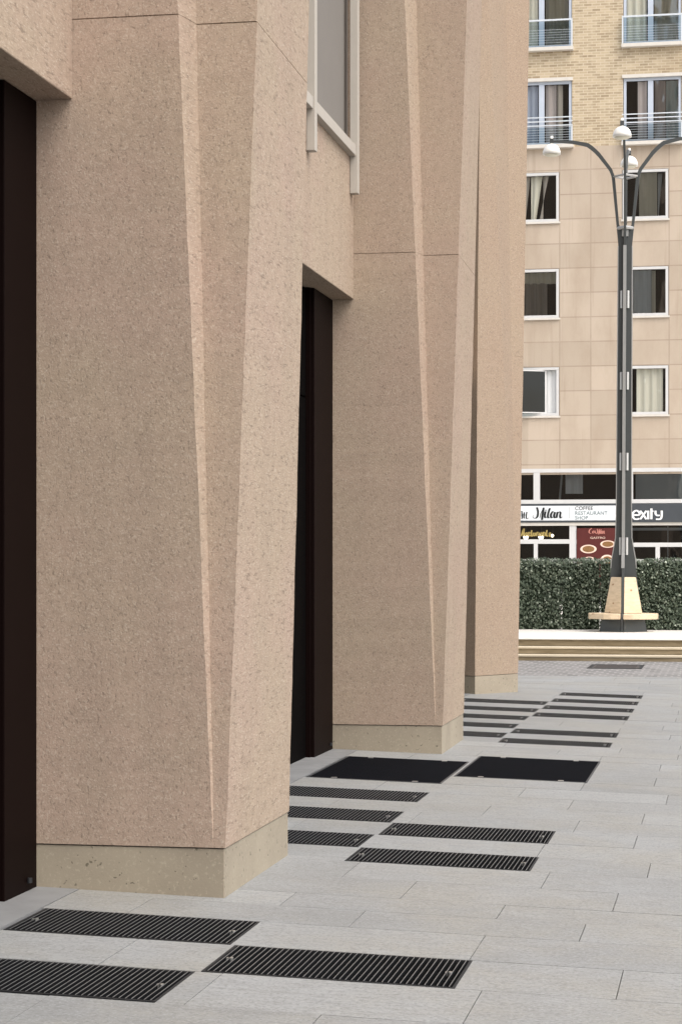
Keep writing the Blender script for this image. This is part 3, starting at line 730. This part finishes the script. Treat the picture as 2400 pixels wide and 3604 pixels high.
# ground floor: mezzanine band, fascia zone, shop glazing
def bz(y): return 1.6 + (1300-y)*(67.05)/4800      # heights read off level with the facade
def ba(x):
    dx = (x-784)/4800; lam = DB/(U[0]*dx+U[1]); return lam*(N[0]*dx+N[1])
z_a, z_b, z_c, z_d = bz(1084), bz(1093.5), bz(1152), bz(1161)
x_pier = (ba(1417), ba(1461))
m = MB(); m.box(AL, AR, DB-.05, DB+.15, z_a-.09, z_a+.03); m.box(AL, AR, DB-.05, DB+.15, z_d, z_c)
mz = [ba(1234)]
for x in (ba(1234), ba(1448)): 
    for k in (-1, 0, 1):
        xx = x + k*6.1; m.box(xx-.10, xx+.10, DB-.045, DB+.14, z_c, z_a-.09)
bandw = m.build('band_window', M['whiteframe'], apt)
m = MB(); m.quad((AL,DB+.06,z_c),(AR,DB+.06,z_c),(AR,DB+.06,z_a-.09),(AL,DB+.06,z_a-.09)); m.build('pane', M['glass'], bandw)
m = MB(); m.box(ba(1461), AR-.3, DB+.10, DB+.12, z_c, z_a-.09); m.build('roller_blind', M['blind'], bandw)
curtain_mesh(ba(1298), ba(1338), z_c+.2, z_a-.09, DB+.4, .02).build('curtain', M['greycurt'], bandw)
m = MB(); m.loft([[(ba(1282),DB+.35,z_c),(ba(1287),DB+.35,z_c),(ba(1287),DB+.38,z_c),(ba(1282),DB+.38,z_c)],[(ba(1288),DB+.35,z_a-.1),(ba(1292),DB+.35,z_a-.1),(ba(1292),DB+.38,z_a-.1),(ba(1288),DB+.38,z_a-.1)]])
m.build('inner_post', M['blind'], bandw)
zs0, zs1 = bz(1210.5), bz(1203.5)
m = MB(); m.box(AL, AR, DB+.02, DB+.13, zs1, z_d); m.build('fascia_board', M['charcoal'], apt)
m = MB(); m.box(AL, AR, DB-.03, DB+.16, zs0, zs1-.002); m.build('canopy_edge', M['sill'], apt)
# shopfront frames
m = MB(); zt0, zt1 = bz(1251.5), bz(1241.5)
m.box(AL, x_pier[0], DB, DB+.12, zt0, zt1); m.box(x_pier[0]+.02, AR, DB, DB+.12, bz(1259), bz(1249.5))
def post(x0, x1, ztop, dd=0): m.box(x0, x1, DB-.002-dd, DB+.13, .345, ztop)
post(ba(1309), ba(1325), zs0-.002); post(ba(1418), ba(1428), zs0-.002); post(ba(1227), ba(1236), zt0-.001); post(ba(1507), ba(1517), bz(1259)-.001); post(ba(1150), ba(1158), zs0-.002); post(ba(1600), ba(1610), zs0-.002)
shop = m.build('shopfront', M['whiteframe'], apt, bevel=.005)
m = MB(); m.quad((AL,DB+.07,.345),(AR,DB+.07,.345),(AR,DB+.07,zs0),(AL,DB+.07,zs0)); m.build('pane', M['glass'], shop)
m = MB(); m.box(ba(1450), ba(1568)+2, DB+.13, DB+.23, bz(1222), bz(1216)); m.box(ba(1534), ba(1536.5), DB+.13, DB+.15, .345, bz(1213)); m.build('inner_rail', M['blind'], shop)
m = MB(); m.box(ba(1505), ba(1530), DB+.55, DB+.6, bz(1240), bz(1214)); m.build('inner_panel', M['room'], shop)

# ------------------------------------------------------------ lettering
def catmull(pts, n=8):
    P = [pts[0]] + pts + [pts[-1]]; out = []
    for i in range(1, len(P)-2):
        for k in range(n):
            t = k/n; a, b, c, d = P[i-1], P[i], P[i+1], P[i+2]
            out.append(tuple(.5*((2*b[j]) + (c[j]-a[j])*t + (2*a[j]-5*b[j]+4*c[j]-d[j])*t*t + (3*b[j]-a[j]-3*c[j]+d[j])*t**3) for j in (0,1)))
    out.append(P[-2]); return out
def stroke(m, pts, w, d, x0, z0, sx, sz, brush=True, th=.012):
    """a flat pen stroke of real thickness; brush: downstrokes are thick, upstrokes thin"""
    pts = catmull([tuple(p) for p in pts]); n = len(pts); L = []; Rr = []
    for i, p in enumerate(pts):
        q0, q1 = pts[max(0,i-1)], pts[min(n-1,i+1)]; tx, tz = q1[0]-q0[0], q1[1]-q0[1]; l = math.hypot(tx, tz) or 1; tx /= l; tz /= l
        ww = w*(.28 + .72*max(0, -tz)) if brush else w
        L.append((x0+sx*(p[0]-tz*ww/2), z0+sz*(p[1]+tx*ww/2))); Rr.append((x0+sx*(p[0]+tz*ww/2), z0+sz*(p[1]-tx*ww/2)))
    m.loft([[(L[i][0],d,L[i][1]),(Rr[i][0],d,Rr[i][1]),(Rr[i][0],d-th,Rr[i][1]),(L[i][0],d-th,L[i][1])] for i in range(n)])
MILAN = [ # a brush script word in a unit-high box
 [(.02,.30),(.03,.10),(.16,.03),(.27,.20),(.30,.60),(.24,.98)][::-1],
 [(.40,.06),(.46,.45),(.60,.92)], [(.62,.95),(.57,.50),(.52,-.12)],
 [(.72,.62),(.68,.30),(.70,.08),(.80,.12)], [(.74,.76),(.735,.71)],
 [(.97,.90),(.90,.60),(.85,.25),(.88,.06),(.98,.12)],
 [(1.22,.55),(1.12,.60),(1.02,.32),(1.06,.06),(1.18,.20),(1.25,.52)], [(1.25,.56),(1.20,.25),(1.24,.06),(1.32,.14)],
 [(1.40,.58),(1.36,.30),(1.33,.05)], [(1.36,.30),(1.48,.58),(1.56,.50),(1.53,.22),(1.57,.04),(1.68,.16)]]
def text(body, size, x, z, d, mat, parent, name='lettering', ext=.006, xs=1.0):
    cu = bpy.data.curves.new(name, 'FONT'); cu.body = body; cu.size = size; cu.extrude = ext
    ob = bpy.data.objects.new(name, cu); COL.objects.link(ob); bpy.context.view_layer.update()
    me = bpy.data.meshes.new_from_object(ob.evaluated_get(bpy.context.evaluated_depsgraph_get()))
    bpy.data.objects.remove(ob); org = ORG[parent]
    for v in me.vertices: v.co = W(x + v.co.x*xs, d - v.co.z, z + v.co.y) - org
    me.update(); return link_mesh(name, me, mat, parent, org)
# white restaurant sign
z0, z1 = bz(1199), bz(1165.5); sx0, sx1 = ba(1150), ba(1416.5)
sign = empty('shop_sign', W((sx0+sx1)/2, DB, z0), 'long white shop sign with black brush script above the cafe windows', 'shop sign')
m = MB(); m.box(sx0, sx1, DB-.05, DB+.018, z0, z1); m.build('sign_panel', M['signwhite'], sign, bevel=.005)
m = MB(); m.box(sx0-.03, sx1+.03, DB-.06, DB+.017, z0-.06, z0-.003); m.box(sx0-.03, sx1+.03, DB-.06, DB+.017, z1+.003, z1+.055); m.build('sign_frame', M['charcoal'], sign)
m = MB(); hh = bz(1168.5)-bz(1194.5)
for st in MILAN: stroke(m, st, .115, DB-.052, ba(1225), bz(1194.5), (ba(1294)-ba(1225))/1.68, hh)
m.build('lettering', M['ink'], sign)
m = MB()
for st in ([(.0,.85),(.05,.2),(.0,0)],[(.3,.7),(.26,.3),(.3,.05)],[(-.1,.42),(.2,.45),(.42,.4)],[(.62,.75),(.55,.3),(.6,.02),(.78,.08)],[(.76,.1),(.8,.06)]): stroke(m, st, .14, DB-.052, ba(1200), bz(1195), hh*.72, hh*.82)
m.build('lettering', M['ink'], sign)
m = MB(); m.box(ba(1308.3), ba(1309.6), DB-.055, DB-.051, z0+.06, z1-.05); m.build('divider', M['blind'], sign)
tx = ba(1322)
for body, yy, mt in (('COFFEE', 1175.5, 'ink'), ('RESTAURANT', 1186.5, 'inkgrey'), ('SHOP', 1197, 'inkgrey')):
    text(body, .165, tx, bz(yy), DB-.053, M[mt], sign, xs=1.0)
# charcoal sign with white rounded letters
z0, z1 = bz(1204), bz(1162); ex0, ex1 = ba(1436), ba(1610)
sg = empty('shop_sign', W((ex0+ex1)/2, DB, z0), 'charcoal shop sign with rounded white letters right of the lamp post', 'shop sign')
m = MB(); m.box(ex0, ex1, DB-.075, DB-.062, z0, z1); m.build('sign_panel', M['charcoal'], sg, bevel=.004)
m = MB(); EX = [[(.03,.40),(.40,.40),(.42,.62),(.24,.80),(.05,.62),(.03,.30),(.10,.06),(.28,.0),(.42,.06)],[(.48,.78),(.68,.40),(.86,.0)],[(.86,.78),(.68,.40),(.48,.0)],[(.98,.78),(.98,.4),(.98,.0)],[(1.18,.98),(1.18,.5),(1.18,.0)],[(1.18,.70),(1.26,.72),(1.30,.70)],[(1.44,.78),(1.44,.50),(1.54,.34),(1.70,.36)],[(1.82,.78),(1.82,.30),(1.74,.02),(1.46,.0)]]
for st in EX: stroke(m, st, .13, DB-.077, ba(1454.5), bz(1197), (ba(1523)-ba(1454.5))/1.86, (bz(1172.5)-bz(1197))*1.0, False)
m.build('lettering', M['inkwhite'], sg)
# red menu poster
p0, p1, q0, q1 = ba(1326), ba(1417), .9, bz(1216.5)
po = empty('menu_poster', W((p0+p1)/2, DB, q0), 'dark red menu poster with printed plates of food beside the lamp post', 'poster')
m = MB(); m.box(p0, p1, DB-.025, DB-.006, q0, q1); m.build('poster_panel', M['posterred'], po)
m = MB()
for st in MILAN: stroke(m, st, .13, DB-.027, ba(1370), bz(1229.5), (ba(1391)-ba(1370))/1.68, .16)
for st in ([(.5,.9),(.2,.6),(.15,.2),(.4,.05)],[(.75,.5),(.6,.3),(.7,.1),(.9,.5)],[(.9,.5),(.92,.2),(1.1,.1)]): stroke(m, st, .14, DB-.027, ba(1352), bz(1229.5), .24, .20)
m.build('lettering', M['pinkink'], po)
text('GASTRO', .09, ba(1357), bz(1240.5), DB-.027, M['plate'], po, xs=1.35)
def plate(x, y, rx, ry, food):
    cx, cz = ba(x), bz(y); m = MB()
    rg = lambda s, d: [(cx+s*rx*math.cos(k*math.pi/14), d, cz+s*ry*math.sin(k*math.pi/14)) for k in range(28)]
    m.loft([rg(1,DB-.026), rg(1,DB-.031)]); m.build('printed_plate', M['plate'], po)
    m = MB(); m.loft([rg(.74,DB-.0315), rg(.74,DB-.036)]); m.build('printed_food', M[food], po)
plate(1353, 1263.5, .255, .135, 'food'); plate(1397.5, 1252.5, .235, .115, 'food'); plate(1355, 1293, .24, .17, 'salad'); plate(1396, 1290, .22, .19, 'food')
# gold window lettering and warm bulbs behind the cafe transom
gl = empty('window_lettering', W(ba(1245), DB, bz(1238)), 'gold script lettering on the dark cafe transom', 'lettering')
m = MB()
SC = [[(.0,.1),(.2,.8),(.3,.9),(.25,.4),(.3,.1)],[(.4,.5),(.45,.1),(.55,.5),(.65,.1)],[(.7,.5),(.9,.5),(.75,.3),(.95,.1)],[(1.1,.8),(1.05,.2),(1.2,.1)],[(1.3,.5),(1.25,.2),(1.45,.2),(1.45,.5)],[(1.6,.1),(1.65,.5),(1.8,.5)],[(1.95,.5),(1.85,.25),(2.05,.1),(2.1,.5),(2.15,.1)],[(2.3,.1),(2.3,.5),(2.5,.45),(2.5,.1)],[(2.7,.8),(2.65,.2),(2.8,.1)],[(2.9,.3),(3.05,.5),(2.95,.1),(3.15,.2)]]
for st in SC: stroke(m, st, .16, DB+.056, ba(1198), bz(1236), (ba(1268)-ba(1198))/3.2, .27, False, .006)
m.build('lettering', M['goldink'], gl, org=ORG[gl])
for i, (x, y, r, lab) in enumerate(((1208, 1236, .085, 'leftmost warm glowing bulb in the dark cafe transom'), (1243, 1236, .085, 'middle warm glowing bulb in the dark cafe transom'), (1269, 1233, .05, 'smallest bulb at the right end of the cafe transom'))):
    b = empty('light_bulb', W(ba(x), DB+.13, bz(y)), lab, 'light bulb', 'bulbs in the cafe window')
    m = MB(); m.lathe((ba(x), DB+.13, bz(y)), [(0,-r),(r*.6,-r*.8),(r,0),(r*.7,r*.7),(0,r)], 14); m.build('globe', M['bulb'], b, smooth=True)
    m = MB(); m.box(ba(x)-.01, ba(x)+.01, DB+.29, DB+.31, bz(y)+r, zs0+.02); m.build('cord', M['frame'], b)
